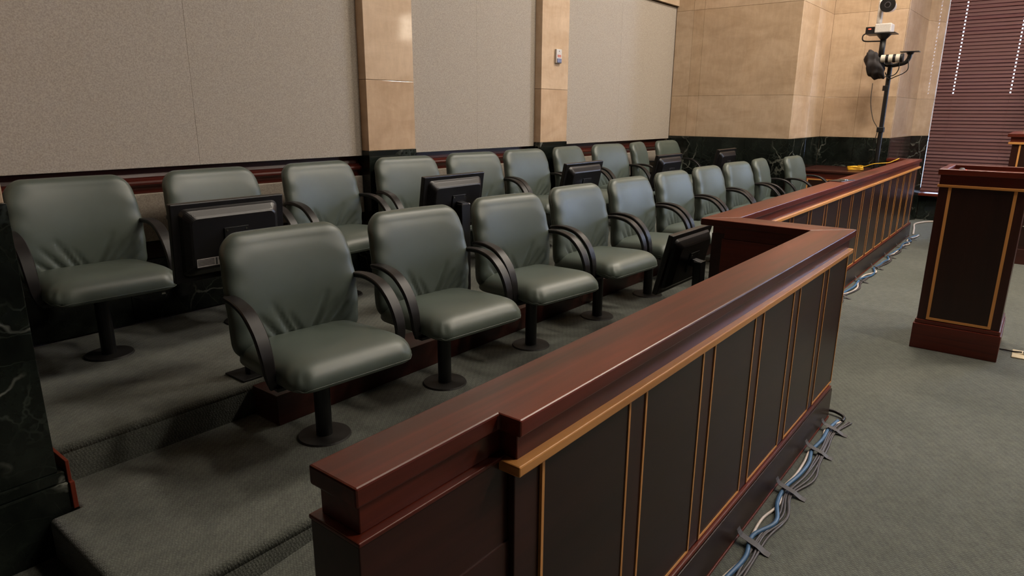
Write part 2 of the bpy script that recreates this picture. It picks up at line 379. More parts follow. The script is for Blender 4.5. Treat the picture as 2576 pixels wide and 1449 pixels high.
def window(name, y0, y1, z0, z1, label, blind):
    w_ = MB().box(WX + 0.14, WX + 0.20, y0, y0 + 0.05, z0, z1).box(WX + 0.14, WX + 0.20, y1 - 0.05, y1, z0, z1) \
        .box(WX + 0.14, WX + 0.20, y0, y1, z0, z0 + 0.05).box(WX + 0.14, WX + 0.20, y0, y1, z1 - 0.05, z1) \
        .box(WX + 0.14, WX + 0.20, y0, y1, 1.70, 1.77).build(name, 'metal_black'); struct(w_, label)
    MB().box(WX + 0.165, WX + 0.171, y0 + 0.05, y1 - 0.05, z0 + 0.05, 1.70).build('pane', 'glass', w_)
    MB().box(WX + 0.165, WX + 0.171, y0 + 0.05, y1 - 0.05, 1.77, z1 - 0.05).build('pane', 'glass', w_)
    MB().box(11.40, WX + 0.14, y0, y1, z0 - 0.04, z0).build('window_sill', 'mahoganyY', w_, bevel=0.004)
    return w_
window('window_1', 0.27, 1.40, 0.40, 4.3, 'tall window behind closed wooden blinds', True)
window('window_2', -3.6, -1.6, 0.40, 4.3, 'tall uncovered window farther along the end wall', False)

# ================================================================== wooden blind (thing) with separate slats
bl = thing('venetian_blind', 'closed red-brown wooden slat blind covering the tall window', 'blind', (11.46, 0.84, 0.42))
pitch = 0.0475; ns = int((4.15 - 0.45) / pitch)
Y0, Y1 = -0.540, 0.539
cords = (0.335, -0.318)
def slat_mesh(notch):
    mb = MB(); hz = 0.0305
    cuts = sorted(cords)
    segs = [(Y0, cuts[0] - 0.007), (cuts[0] + 0.007, cuts[1] - 0.007), (cuts[1] + 0.007, Y1)] if notch else [(Y0, Y1)]
    for a, b in segs: mb.box(-0.0014, 0.0014, a, b, -hz, hz)
    if notch:
        for c in cuts: mb.box(-0.0014, 0.0014, c - 0.007, c + 0.007, -hz, 0.001)
    return mb
sm = [None, None]
for i in range(ns):
    z = 0.05 + i * pitch; notch = (z + 0.42) > 1.77
    if sm[notch] is None:
        o = slat_mesh(notch).build('slat', 'slat', bl); sm[notch] = o
    else:
        o = sm[notch].copy(); COL.objects.link(o); o.parent = bl
    o.location = (0.0, 0, z); o.rotation_euler = (0, math.radians(21 + random.uniform(-5, 5)), random.uniform(-0.001, 0.001))
MB().box(-0.025, 0.03, Y0, Y1, 3.70, 3.78).build('head_rail', 'slat', bl, bevel=0.003)
MB().box(-0.018, 0.018, Y0, Y1, 0.0, 0.022).build('bottom_rail', 'slat', bl, bevel=0.003)
for c in cords: MB().tube([(-0.012, c, 0.02), (-0.012, c, 3.70)], 0.0013, 6).build('ladder_cord', 'slat', bl)

# ================================================================== jury rail
rail = thing('jury_rail', 'long stepped mahogany rail with honey-coloured inlay strips round the jury box', 'railing', (0.523, 0.75, 0))
RO = Vector((0.523, 0.75, 0))
def rb(mb, name, mat, par=None, bevel=0.0, label=None):
    mb.v = [(x - RO.x, y - RO.y, z - RO.z) for x, y, z in mb.v]
    o = mb.build(name, mat, par or rail, bevel=bevel)
    if label: o['label'] = label
    return o
CT = 0.975; CB = 0.941
rb(MB().prism([(0.523, 0.812), (0.523, 0.698), (0.846, 0.698), (0.846, 0.648), (3.455, 0.648), (3.290, 0.812)], CB, CT), 'cap_rail', 'mahoganyX', bevel=0.004)
rb(MB().prism([(3.290, 0.8125), (3.4555, 0.6485), (3.4655, 1.209), (3.300, 1.357)], CB, CT), 'cap_rail', 'mahoganyY', bevel=0.003)
rb(MB().prism([(3.300, 1.3575), (3.466, 1.2095), (9.78, 1.2095), (9.63, 1.3575)], CB, CT), 'cap_rail', 'mahoganyX', bevel=0.003)
rb(MB().prism([(9.631, 1.3575), (9.781, 1.2095), (9.781, 1.583), (9.631, 1.583)], CB, CT), 'cap_rail', 'mahoganyY', bevel=0.003)
# frieze under the cap
rb(MB().box(0.534, 0.87, 0.708, 0.801, 0.890, CB).box(0.862, 3.435, 0.668, 0.801, 0.880, CB), 'frieze', 'mahoganyX', bevel=0.002)
rb(MB().box(3.312, 3.445, 0.802, 1.23, 0.880, CB), 'frieze', 'mahoganyY', bevel=0.002)
rb(MB().box(3.446, 9.765, 1.228, 1.345, 0.880, CB), 'frieze', 'mahoganyX', bevel=0.002)
rb(MB().box(9.645, 9.766, 1.346, 1.583, 0.880, CB), 'frieze', 'mahoganyY', bevel=0.002)
# bodies
rb(MB().box(0.520, 0.868, 0.694, 0.812, 0.0, 0.882), 'end_post', 'darkX', bevel=0.002)
rb(MB().box(0.518, 0.868, 0.691, 0.814, 0.882, 0.890), 'ledge', 'mahoganyX', bevel=0.002)
rb(MB().box(0.517, 0.868, 0.690, 0.7, 0.0, 0.704), 'end_board', 'darkX', bevel=0.002)
rb(MB().box(0.869, 3.435, 0.678, 0.806, 0.0, 0.8795), 'rail_body', 'darkX', bevel=0.002)
rb(MB().box(3.306, 3.450, 0.8065, 1.24, 0.0, 0.8795), 'rail_body', 'mahoganyY', bevel=0.002)
rb(MB().box(3.4505, 9.77, 1.240, 1.351, 0.0, 0.8795), 'rail_body', 'darkX', bevel=0.002)
rb(MB().box(9.64, 9.771, 1.3515, 1.583, 0.0, 0.8795), 'rail_body', 'darkY', bevel=0.002)
# honey moulding
rb(MB().prism([(0.842, 0.700), (0.842, 0.646), (3.437, 0.646), (3.437, 0.677), (0.868, 0.677), (0.868, 0.700)], 0.864, 0.8855), 'inlay_moulding', 'mapleX', bevel=0.003)
rb(MB().box(3.47, 9.775, 1.208, 1.239, 0.864, 0.8855), 'inlay_moulding', 'mapleX', bevel=0.003)
# base boards with bead
rb(MB().box(0.869, 3.455, 0.657, 0.677, 0.012, 0.160), 'base_board', 'veneerX', bevel=0.003)
rb(MB().box(0.869, 3.447, 0.661, 0.677, 0.162, 0.177), 'base_bead', 'mahoganyX', bevel=0.004)
rb(MB().box(0.869, 3.452, 0.6535, 0.667, 0.0, 0.011), 'base_shoe', 'mahoganyX', bevel=0.002)
rb(MB().box(3.470, 9.785, 1.219, 1.239, 0.012, 0.160), 'base_board', 'veneerX', bevel=0.003)
rb(MB().box(3.470, 9.780, 1.223, 1.239, 0.162, 0.177), 'base_bead', 'mahoganyX', bevel=0.004)
rb(MB().box(3.470, 9.782, 1.2155, 1.229, 0.0, 0.011), 'base_shoe', 'mahoganyX', bevel=0.002)
SW = 0.0085
def panels(xs, wdt, yf):
    for x in xs:
        p = rb(MB().box(x, x + wdt, yf - 0.004, yf + 0.001, 0.181, 0.8635), 'veneer_panel', 'veneerX')
        for nm, b in (('s', (x - SW / 2, x + SW / 2, 0.181, 0.8635)), ('s', (x + wdt - SW / 2, x + wdt + SW / 2, 0.181, 0.8635)), ('b', (x + SW / 2, x + wdt - SW / 2, 0.181, 0.1895))):
            o = rb(MB().box(b[0], b[1], yf - 0.0065, yf, b[2], b[3]), 'inlay_strip', 'mapleZ' if nm == 's' else 'mapleX', p)
    for i in range(len(xs) - 1):
        rb(MB().box(xs[i] + wdt + SW / 2 + 0.0005, xs[i + 1] - SW / 2 - 0.0005, yf - 0.0035, yf + 0.001, 0.181, 0.8635), 'stile', 'darkZ')
panels([0.953 + 0.4345 * k for k in range(6)], 0.350, 0.678)
panels([3.680 + 0.4300 * k for k in range(14)], 0.352, 1.240)

# ================================================================== wooden raceway along the step
tag(MB().box(0, 6.7, -0.195, 0, 0, 0.142).build('cable_raceway', 'darkX', bevel=0.003), 'long low wooden box along the step behind the front row', 'raceway').location = (1.455, 2.650, Z1)

# ================================================================== juror chair
def cushion(nu, hx, hy, rc, T0, T1, nexp, deform):
    # pillow lying in (a, b) plane with rounded rectangle outline, thickness c from -T0 to T1
    mb = MB(); idx = {}
    def outline(u, v):
        e = max(abs(u), abs(v))
        if e < 1e-9: return 0.0, 0.0
        uu, vv = u / e, v / e
        X, Y = uu * hx, vv * hy
        cx_, cy_ = hx - rc, hy - rc
        if abs(X) > cx_ and abs(Y) > cy_:
            dx, dy = abs(X) - cx_, abs(Y) - cy_
            L = math.hypot(dx, dy); X = math.copysign(cx_ + dx / L * rc, X); Y = math.copysign(cy_ + dy / L * rc, Y)
        return X * e, Y * e
    g = [math.sin(PI / 2 * (-1 + 2 * i / nu)) for i in range(nu + 1)]
    for side in (1, -1):
        for i in range(nu + 1):
            for j in range(nu + 1):
                bd = i in (0, nu) or j in (0, nu)
                if bd and side == -1: idx[(-1, i, j)] = idx[(1, i, j)]; continue
                u, v = g[i], g[j]; a, b = outline(u, v); e = max(abs(u), abs(v))
                c = (max(0.0, 1 - e ** nexp)) ** (1 / 2.4) * (T1 if side == 1 else -T0)
                idx[(side, i, j)] = len(mb.v); mb.v.append(deform(a, b, c, e, side))
    for side in (1, -1):
        for i in range(nu):
            for j in range(nu):
                q = (idx[(side, i, j)], idx[(side, i + 1, j)], idx[(side, i + 1, j + 1)], idx[(side, i, j + 1)])
                mb.f.append(q if side == 1 else q[::-1])
    rim = [idx[(1, i, 0)] for i in range(nu)] + [idx[(1, nu, j)] for j in range(nu)] + [idx[(1, i, nu)] for i in range(nu, 0, -1)] + [idx[(1, 0, j)] for j in range(nu, 0, -1)]
    return mb, [mb.v[k] for k in rim]
FOLDS = [((-0.04, -0.19), (-0.13, -0.03), 0.010, 0.010), ((0.0, -0.19), (-0.06, -0.08), 0.008, 0.009), ((0.05, -0.19), (0.14, -0.02), 0.010, 0.011), ((0.09, -0.19), (0.18, -0.07), 0.008, 0.009),
         ((0.13, -0.19), (0.23, -0.09), 0.009, 0.010), ((-0.10, -0.19), (-0.20, -0.06), 0.009, 0.010), ((-0.16, -0.19), (-0.24, -0.11), 0.007, 0.009), ((0.18, -0.19), (0.25, -0.14), 0.007, 0.008)]
def fold(a, b):
    d = 0.0
    for (p, q, dep, wd) in FOLDS:
        px, py = q[0] - p[0], q[1] - p[1]; L2 = px * px + py * py
        t = max(0.0, min(1.0, ((a - p[0]) * px + (b - p[1]) * py) / L2))
        dx, dy = a - p[0] - t * px, b - p[1] - t * py
        d -= 1.7 * dep * (1 - t) ** 0.6 * math.exp(-(dx * dx + dy * dy) / (wd * wd)) if t < 1 else 0
    return d
PINCH = ((0.262, -0.215, 0.010), (0.235, -0.245, 0.010), (0.272, -0.15, 0.006))
def seat_def(a, b, c, e, side):          # a = x, b = y (front is -), c = up
    f = max(0.0, (-b - 0.10) / 0.155)
    z = 0.390 + c - 0.022 * (b + 0.25) / 0.5 - 0.020 * f * f
    w_ = 1.0 - 0.05 * max(0.0, b / 0.25)
    for (px, py, dep) in PINCH:
        z -= dep * math.exp(-((abs(a) - px) ** 2 + (b - py) ** 2) / 0.00022) if side == 1 else 0
    return (a * w_, b - 0.052, z)
def back_def(a, b, c, e, side):          # a = x, b = up, c = towards the front (-y)
    t = (b + 0.255) / 0.51
    if side == 1: c += fold(a, b)
    if e > 0.72: c += 0.0030 * math.sin(60 * b + 2 * a) * (e - 0.72) / 0.28 * (1 if side == 1 else 0.4)
    x = a * (1.0 - 0.11 * max(0.0, t - 0.5) ** 1.3 * 2 - 0.03 * (1 - t))
    y = 0.150 + 0.10 * t + 0.035 * (1 - t) ** 2 - 0.020 * math.sin(PI * min(1, t * 1.1)) - c - 0.075 * (a / 0.5) ** 2
    z = 0.365 + b + 0.255
    return (x, y, z)
def make_chair():
    r = thing('juror_chair', 'x', 'chair')
    s, srim = cushion(40, 0.280, 0.262, 0.080, 0.036, 0.084, 5.0, seat_def)
    so = s.build('seat', 'vinyl', r, smooth=True)
    MB().tube(srim, 0.0012, 5, closed=True).build('piping', 'vinyl', so, smooth=True)
    b, brim = cushion(72, 0.298, 0.255, 0.088, 0.040, 0.056, 7.5, back_def)
    bo = b.build('backrest', 'vinyl', r, smooth=True)
    MB().tube(brim, 0.0014, 5, closed=True).build('piping', 'vinyl', bo, smooth=True)
    for sg in (-1, 1):
        path = spline([(0.268 * sg, 0.195, 0.626), (0.290 * sg, 0.13, 0.640), (0.298 * sg, 0.04, 0.640), (0.300 * sg, -0.045, 0.616), (0.300 * sg, -0.118, 0.553), (0.300 * sg, -0.156, 0.475), (0.296 * sg, -0.164, 0.405), (0.283 * sg, -0.160, 0.352)], 12)
        def sec(i, n):
            t = i / (n - 1); hw = 0.016 + 0.011 * math.sin(PI * min(1, t * 1.05)) ** 0.7; ht = 0.0105
            k = 0.004
            return [(-hw, -ht + k), (-hw + k, -ht), (hw - k, -ht), (hw, -ht + k), (hw, ht - k), (hw - k, ht), (-hw + k, ht), (-hw, ht - k)]
        MB().sweep(path, sec, upv=(1, 0, 0)).build('armrest', 'armblack', r, smooth=True).data.set_sharp_from_angle(angle=math.radians(35))
    MB().box(-0.282, 0.282, -0.185, -0.135, 0.340, 0.356).box(-0.14, 0.14, -0.17, 0.13, 0.318, 0.350).build('seat_plate', 'metal_black', r, bevel=0.003)
    MB().cyl((0, 0, 0.008), 0.034, 0.034, 0.31, 24).build('post', 'metal_black', r, smooth=False)
    MB().cyl((0, 0, 0.0), 0.113, 0.108, 0.008, 40).build('floor_flange', 'flange', r)
    bk = spline([(0.0, 0.08, 0.33), (0.0, 0.19, 0.335), (0.0, 0.245, 0.40), (0.0, 0.262, 0.52), (0.0, 0.272, 0.62)], 5)
    MB().sweep(bk, lambda i, n: [(-0.045, -0.006), (0.045, -0.006), (0.045, 0.006), (-0.045, 0.006)], upv=(1, 0, 0)).build('back_bracket', 'metal_black', r)
    lev = MB().tube(spline([(0.10, -0.10, 0.322), (0.17, -0.13, 0.315), (0.235, -0.16, 0.305), (0.25, -0.15, 0.285), (0.22, -0.12, 0.272), (0.16, -0.10, 0.270), (0.12, -0.08, 0.285)], 6), 0.0026, 6).build('tilt_lever', 'metal_black', r)
    MB().cyl((0.225, -0.163, 0.305), 0.006, 0.006, 0.018, 10, 'X').build('lever_tip', 'steel', lev)
    return r
ORD = ['first', 'second', 'third', 'fourth', 'fifth', 'sixth', 'seventh', 'eighth', 'ninth', 'last']
proto = make_chair()
ROW1 = [(1.533, 2.235, -5), (2.273, 2.235, -6), (3.009, 2.235, -8), (3.765, 2.235, -4), (4.505, 2.235, -3), (5.250, 2.235, -3), (5.995, 2.235, -2), (6.745, 2.235, -5), (7.475, 2.235, 7), (8.205, 2.10, -2)]
ROW2 = [(1.212, 3.565, -3), (1.950, 3.565, 1), (2.690, 3.565, 2), (3.445, 3.565, -7), (4.190, 3.565, -10), (4.925, 3.565, -5), (5.670, 3.565, 4), (6.425, 3.565, -9), (7.170, 3.565, 14), (7.890, 3.565, -2)]
first = True
for row, zf, rn, land in ((ROW1, Z1, 'front', 'counting from the ramp end'), (ROW2, Z2, 'back', 'counting from the marble pier')):
    for i, (x, y, a) in enumerate(row):
        c = proto if first else copy_tree(proto); first = False
        c.location = (x, y, zf); c.rotation_euler = (0, 0, math.radians(a))
        tag(c, 'grey-green vinyl swivel chair, %s in the %s row %s' % (ORD[i], rn, land), 'chair', 'juror chairs in the %s row' % rn)

# ================================================================== monitors on floor stands (screen towards the juror)
def make_monitor(top, tilt, zf, label, loc, rz=0.0, detail=True):
    r = thing('monitor', label, 'monitor', (loc[0], loc[1], zf), rz, 'juror monitors on floor stands')
    ph = top - zf - 0.175 * math.cos(tilt)
    MB().box(-0.10, 0.10, -0.07, 0.09, 0, 0.010).build('stand_base', 'metal_black', r, bevel=0.002)
    MB().box(-0.038, 0.038, -0.022, 0.022, 0.010, ph - 0.002).build('stand_post', 'metal_black', r, bevel=0.003)
    Rm = Matrix.Rotation(tilt, 4, 'X'); off = Vector((0, 0.085, ph))
    def hb(mb, name, mat, par, bevel=0.0, smooth=False):
        mb.v = [tuple(Rm @ Vector(p) + off) for p in mb.v]
        return mb.build(name, mat, par, bevel=bevel, smooth=smooth)
    W, H = 0.268, 0.175
    cs = hb(MB().box(-W, W, 0.0, 0.030, -H, H), 'casing', 'black', r, 0.005)
    # tapered rear shell
    def rr(hx, hz, rad, y, n=6):
        out = []
        for cx_, cz_, a0 in ((hx - rad, hz - rad, 0), (-hx + rad, hz - rad, 90), (-hx + rad, -hz + rad, 180), (hx - rad, -hz + rad, 270)):
            for k in range(n + 1):
                a = math.radians(a0 + 90 * k / n); out.append((cx_ + rad * math.cos(a), y, cz_ + rad * math.sin(a)))
        return out
    rings = [rr(0.236, 0.152, 0.03, 0.002), rr(0.226, 0.142, 0.03, -0.014), rr(0.206, 0.118, 0.03, -0.036), rr(0.198, 0.110, 0.028, -0.041)]
    mb = MB(); n = len(rings[0])
    for g in rings: mb.v += g
    for k in range(3):
        for q in range(n): mb.f.append((k * n + q, k * n + (q + 1) % n, (k + 1) * n + (q + 1) % n, (k + 1) * n + q))
    mb.f.append(tuple(range(3 * n, 4 * n))); mb.f.append(tuple(reversed(range(n))))
    sh = hb(mb, 'rear_shell', 'black', r, smooth=False)
    vm = MB()
    for k in range(60):
        x = -0.188 + k * 0.376 / 59
        vm.add([(x - 0.0016, -0.0167, 0.1405), (x + 0.0016, -0.0167, 0.1405), (x + 0.0016, -0.0345, 0.1212), (x - 0.0016, -0.0345, 0.1212)], [(0, 1, 2, 3)])
    hb(vm, 'vent_slots', 'metal_black', sh)['kind'] = 'stuff'
    mp = hb(MB().box(-0.058, 0.058, -0.047, -0.041, -0.058, 0.058), 'mount_plate', 'metal_black', r, 0.001)
    for sx in (-1, 1):
        for sz in (-1, 1): hb(MB().cyl((0.046 * sx, -0.0495, 0.046 * sz), 0.0042, 0.0042, 0.003, 10, 'Y'), 'screw', 'steel', mp)
    hb(MB().box(-0.028, 0.028, -0.10, -0.047, -0.022, 0.020), 'tilt_bracket', 'metal_black', r, 0.004)
    hb(MB().cyl((0.03, -0.078, 0.0), 0.011, 0.011, 0.03, 14, 'X'), 'tilt_knob', 'steel', r)
    hb(MB().box(-W + 0.02, W - 0.02, 0.0305, 0.0312, -H + 0.02, H - 0.02), 'screen', 'glassblack', cs)
    if detail:
        lb = hb(MB().box(-0.190, -0.062, -0.0422, -0.0412, -0.104, -0.066), 'rating_label', 'print_label', sh)
        lm = MB()
        for k in range(5): lm.box(-0.187, -0.112, -0.0426, -0.0421, -0.0735 - k * 0.0058, -0.0705 - k * 0.0058)
        lm.box(-0.106, -0.098, -0.0426, -0.0421, -0.101, -0.069).box(-0.092, -0.084, -0.0426, -0.0421, -0.082, -0.071).box(-0.078, -0.068, -0.0426, -0.0421, -0.101, -0.088)
        hb(lm, 'label_print', 'print_dark', lb)
    return r
for i, (x, tp, tl) in enumerate(((1.540, 1.117, 4), (3.006, 1.130, 9), (4.478, 1.128, 12), (5.995, 1.122, 12), (7.457, 1.120, 12))):
    make_monitor(tp, math.radians(tl), Z2, 'black flat monitor on a post before the back row, %s from the marble pier' % ORD[i], (x, 2.765), detail=(i == 0))
make_monitor(0.868, math.radians(13), Z1, 'low tilted black monitor beside the corner of the wooden rail', (3.53, 1.44), detail=False)
tag(MB().tube(spline([(0, 0, 0.62), (0.012, 0.004, 0.56), (0.03, 0.0, 0.50), (0.035, 0.01, 0.30), (0.06, 0.03, 0.004)], 6), 0.003, 6).build('monitor_cable', 'whitecable'), 'thin pale cable hanging beside the first back-row monitor', 'cable').location = (1.835, 2.80, Z2)

# ================================================================== lectern
lec = thing('lectern', 'tall dark mahogany lectern with honey inlay frame on the carpet', 'lectern', (4.955, 0.275, 0))
lx = lambda *a: MB().box(*a)
lx(0.0, 0.56, -0.240, 0.240, 0.0, 0.170).build('plinth', 'mahoganyY', lec, bevel=0.004)
lx(0.006, 0.554, -0.232, 0.232, 0.170, 0.198).build('plinth_moulding', 'mahoganyY', lec, bevel=0.006)
lx(0.014, 0.546, -0.224, 0.224, 0.198, 1.066).build('body', 'darkZ', lec, bevel=0.003)
fp = lx(0.0105, 0.016, -0.172, 0.166, 0.216, 1.064).build('veneer_panel', 'veneerZ', lec)
lx(0.008, 0.015, 0.155, 0.172, 0.203, 1.066).build('inlay_strip', 'mapleZ', fp)
lx(0.008, 0.015, -0.178, -0.161, 0.203, 1.066).build('inlay_strip', 'mapleZ', fp)
lx(0.008, 0.015, -0.161, 0.155, 0.203, 0.219).build('inlay_strip', 'mapleY', fp)
lx(0.0, 0.556, -0.234, 0.234, 1.066, 1.083).build('inlay_moulding', 'mapleY', lec, bevel=0.003)
lx(0.012, 0.548, -0.226, 0.226, 1.083, 1.142).build('frieze', 'mahoganyY', lec, bevel=0.002)
T1_ = 1.178
lx(-0.006, 0.036, -0.246, 0.240, 1.142, T1_).build('top_rim', 'mahoganyY', lec, bevel=0.004)
lx(0.526, 0.568, -0.246, 0.240, 1.142, T1_).build('top_rim', 'mahoganyY', lec, bevel=0.004)
lx(0.036, 0.526, 0.200, 0.240, 1.142, T1_).build('top_rim', 'mahoganyX', lec, bevel=0.004)
lx(0.036, 0.526, -0.246, -0.206, 1.142, T1_).build('top_rim', 'mahoganyX', lec, bevel=0.004)
lx(0.036, 0.526, -0.206, 0.200, 1.142, 1.150).build('desk_top', 'mahoganyY', lec)
mic = thing('microphone_base', 'small grey microphone base with red light in the lectern top', 'microphone', (5.10, 0.405, 1.150))
MB().cyl((0, 0, 0), 0.032, 0.026, 0.018, 20).cyl((0, 0, 0.018), 0.022, 0.010, 0.014, 20).build('base', 'greycable', mic)
MB().cyl((0.0, -0.022, 0.016), 0.005, 0.005, 0.006, 10).build('indicator_light', 'red_led', mic)

# ================================================================== judge's bench behind the lectern
bn = thing('court_bench', 'high dark wooden bench with honey inlay standing behind the lectern', 'bench', (8.6, -1.1, 0))
bb = lambda *a: MB().box(*a)
bb(0.012, 1.4, -1.5, 1.40, 0.0, 0.16).build('plinth', 'darkY', bn, bevel=0.004)
bb(0.02, 1.38, -1.49, 1.395, 0.16, 1.222).build('body', 'darkZ', bn, bevel=0.003)
bb(0.002, 1.4, -1.5, 1.43, 1.222, 1.245).build('inlay_moulding', 'mapleY', bn, bevel=0.003)
bb(0.014, 1.39, -1.49, 1.415, 1.245, 1.295).build('frieze', 'mahoganyY', bn, bevel=0.002)
bb(-0.01, 1.41, -1.5, 1.445, 1.295, 1.330).build('cap', 'mahoganyY', bn, bevel=0.004)
for k in range(4):
    y1 = 1.335 - k * 0.72
    p = bb(0.0165, 0.022, y1 - 0.62, y1, 0.20, 1.222).build('veneer_panel', 'veneerZ', bn)
    for a, b in ((y1 - 0.016, y1), (y1 - 0.62, y1 - 0.604)): bb(0.014, 0.021, a, b, 0.19, 1.222).build('inlay_strip', 'mapleZ', p)
MB().tube(spline([(0.014, 1.03, 0.40), (-0.015, 1.03, 0.40), (-0.02, 1.10, 0.40), (-0.015, 1.17, 0.40), (0.014, 1.17, 0.40)], 5), 0.006, 8).build('handle', 'steel', bn)

# ================================================================== low desk at the end of the jury box
dk = thing('end_desk', 'low glossy wooden desk with honey inlay behind the last front-row chair', 'desk', (8.74, 2.05, Z1))
bb(0.02, 0.93, -0.335, 0.355, 0.0, 0.50).build('body', 'darkY', dk, bevel=0.003)
bb(0.02, 0.93, -0.335, 0.355, 0.50, 0.665).build('apron', 'mahoganyY', dk, bevel=0.003)
bb(0.0, 0.945, -0.345, 0.365, 0.665, 0.69).build('desk_top', 'darkY', dk, bevel=0.004)
p = bb(0.0165, 0.022, -0.31, 0.23, 0.08, 0.57).build('veneer_panel', 'veneerZ', dk)
bb(0.014, 0.021, -0.31, 0.23, 0.57, 0.586).build('inlay_strip', 'mapleY', p); bb(0.014, 0.021, 0.214, 0.23, 0.08, 0.57).build('inlay_strip', 'mapleZ', p)

# ================================================================== camera pole with two cameras
DX, DY = 9.30, 1.634
pole = thing('camera_pole', 'tall black steel pole with mounting brackets rising behind the rail', 'camera stand', (DX, DY, Z1))
PZ = -Z1
MB().cyl((0, 0, 0), 0.055, 0.05, 0.012, 32).build('floor_plate', 'metal_black', pole)
MB().cyl((0, 0, 0.012), 0.026, 0.026, 1.90, 20).build('pole', 'metal_black', pole)
MB().cyl((0, 0.014, 1.63 + 0.0), 0.036, 0.036, 0.06, 16).build('clamp', 'metal_black', pole, bevel=0.002)
# cross arm: left end up to the remote camera, right end to the empty plate
MB().tube(spline([(0.0, 0.17, 1.99), (0, 0.10, 1.95), (0, 0.0, 1.92), (0, -0.09, 1.93), (0, -0.155, 1.95), (0, -0.185, 2.0), (0, -0.19, 2.06)], 8), 0.024, 12).build('cross_arm', 'metal_black', pole, smooth=True)
MB().box(-0.06, 0.06, -0.285, -0.09, 2.060, 2.070).build('mount_plate', 'metal_black', pole, bevel=0.002)
MB().cyl((0, -0.19, 2.035), 0.03, 0.045, 0.025, 16).build('plate_boss', 'metal_black', pole)
MB().tube([(0, 0.115, 1.94), (0, 0.115, 2.26)], 0.033, 14).build('upper_post', 'metal_black', pole, smooth=True)
MB().cyl((0, 0.115, 2.22), 0.035, 0.085, 0.055, 20).build('plate_boss', 'metal_black', pole)
MB().box(-0.12, 0.12, -0.02, 0.295, 2.275, 2.285).build('mount_plate', 'metal_black', pole, bevel=0.002)
for k, (yy, rr_) in enumerate(((0.05, 0.11), (-0.06, 0.10))):
    MB().tube(spline([(-0.02, yy + rr_, 1.84), (-0.04, yy + 0.5 * rr_, 1.775 - 0.01 * k), (-0.04, yy - 0.2 * rr_, 1.79), (-0.03, yy - rr_, 1.81 + 0.02 * k), (-0.03, yy - 1.35 * rr_, 1.88), (-0.02, yy - 1.2 * rr_, 1.98)], 7), 0.006, 6).build('cable_loop', 'metal_black', pole, smooth=True)
MB().tube(spline([(-0.02, 0.29, 2.30), (-0.03, 0.335, 2.27), (-0.03, 0.32, 2.21), (-0.02, 0.20, 2.20), (-0.01, 0.14, 2.20)], 6), 0.008, 6).build('cable_loop', 'metal_black', pole, smooth=True)
MB().tube(spline([(-0.02, 0.16, 1.72), (-0.035, 0.15, 1.50), (-0.03, 0.10, 1.30), (-0.03, 0.035, 1.18), (-0.03, 0.05, 1.02), (-0.028, 0.04, 0.80), (-0.028, 0.03, 0.3)], 8), 0.004, 6).build('signal_cable', 'metal_black', pole, smooth=True)
MB().box(-0.034, 0.034, -0.034, 0.045, 1.145, 1.205).build('cable_clip', 'metal_black', pole, bevel=0.006)
# remote camera on the upper plate
rc = thing('remote_camera', 'white remote pan-tilt camera on the upper plate of the black pole', 'camera', (DX, DY + 0.115, 2.285 + Z1))
MB().box(-0.10, 0.10, -0.085, 0.09, 0.0, 0.105).build('base', 'white', rc, bevel=0.012)
MB().box(-0.055, 0.055, 0.045, 0.095, 0.105, 0.37).build('yoke', 'white', rc, bevel=0.02, seg=3)
hd = MB().cyl((0.06, -0.02, 0.30), 0.062, 0.075, -0.16, 24, 'X').build('head', 'white', rc, bevel=0.004)
hd2 = MB().cyl((-0.10, -0.02, 0.30), 0.078, 0.082, -0.035, 24, 'X').build('lens_hood', 'black', rc)
MB().cyl((-0.136, -0.02, 0.30), 0.024, 0.024, -0.003, 20, 'X').build('lens', 'glassblack', hd2)
MB().cyl((-0.1355, -0.02, 0.30), 0.034, 0.034, -0.001, 20, 'X').build('lens_ring', 'greycable', hd2)
box_ = thing('junction_box', 'small black connector box with red light beside the white remote camera', 'connector box', (DX - 0.03, DY + 0.255, 2.285 + Z1))
MB().box(-0.05, 0.05, -0.045, 0.05, 0, 0.075).build('case', 'black', box_, bevel=0.004)
MB().box(-0.052, -0.049, -0.01, 0.02, 0.045, 0.056).build('indicator_light', 'red_led', box_)
# covered still camera with white telephoto lens hanging at the cross arm
sc = thing('telephoto_camera', 'camera in a black cover with white telephoto lens on the pole', 'camera', (DX - 0.105, DY + 0.135, 1.905 + Z1))
bm_ = bmesh.new(); bmesh.ops.create_icosphere(bm_, subdivisions=4, radius=1.0)
rnd = random.Random(3)
for v in bm_.verts:
    p = v.co.copy(); k = 1 + 0.10 * math.sin(5 * p.x + 7 * p.z) + 0.08 * math.sin(9 * p.y - 4 * p.z) + 0.05 * math.sin(13 * p.z + 5 * p.x)
    e = 0.75
    sx = math.copysign(abs(p.x) ** e, p.x); sy = math.copysign(abs(p.y) ** e, p.y); sz = math.copysign(abs(p.z) ** e, p.z)
    y = 0.088 * sy * k * (1.05 - 0.1 * sz); z = 0.150 * sz * k
    v.co = (0.075 * sx * k, y + 0.02 - 0.34 * z + 0.0, z + 0.02)
me = bpy.data.meshes.new('rain_cover'); bm_.to_mesh(me); bm_.free()
for pl in me.polygons: pl.use_smooth = True
me.materials.append(M['cover']); rc_o = bpy.data.objects.new('rain_cover', me); COL.objects.link(rc_o); rc_o.parent = sc
for v in me.vertices: v.co.y = -v.co.y * 1.0 + 0.04
LB = (-0.02, -0.05, 0.085)
segs = [(0.0, 0.050, 0.044, 'lenswhite'), (0.050, 0.030, 0.047, 'black'), (0.080, 0.045, 0.046, 'lenswhite'), (0.125, 0.030, 0.048, 'black'), (0.155, 0.045, 0.047, 'lenswhite'), (0.200, 0.03, 0.052, 'black')]
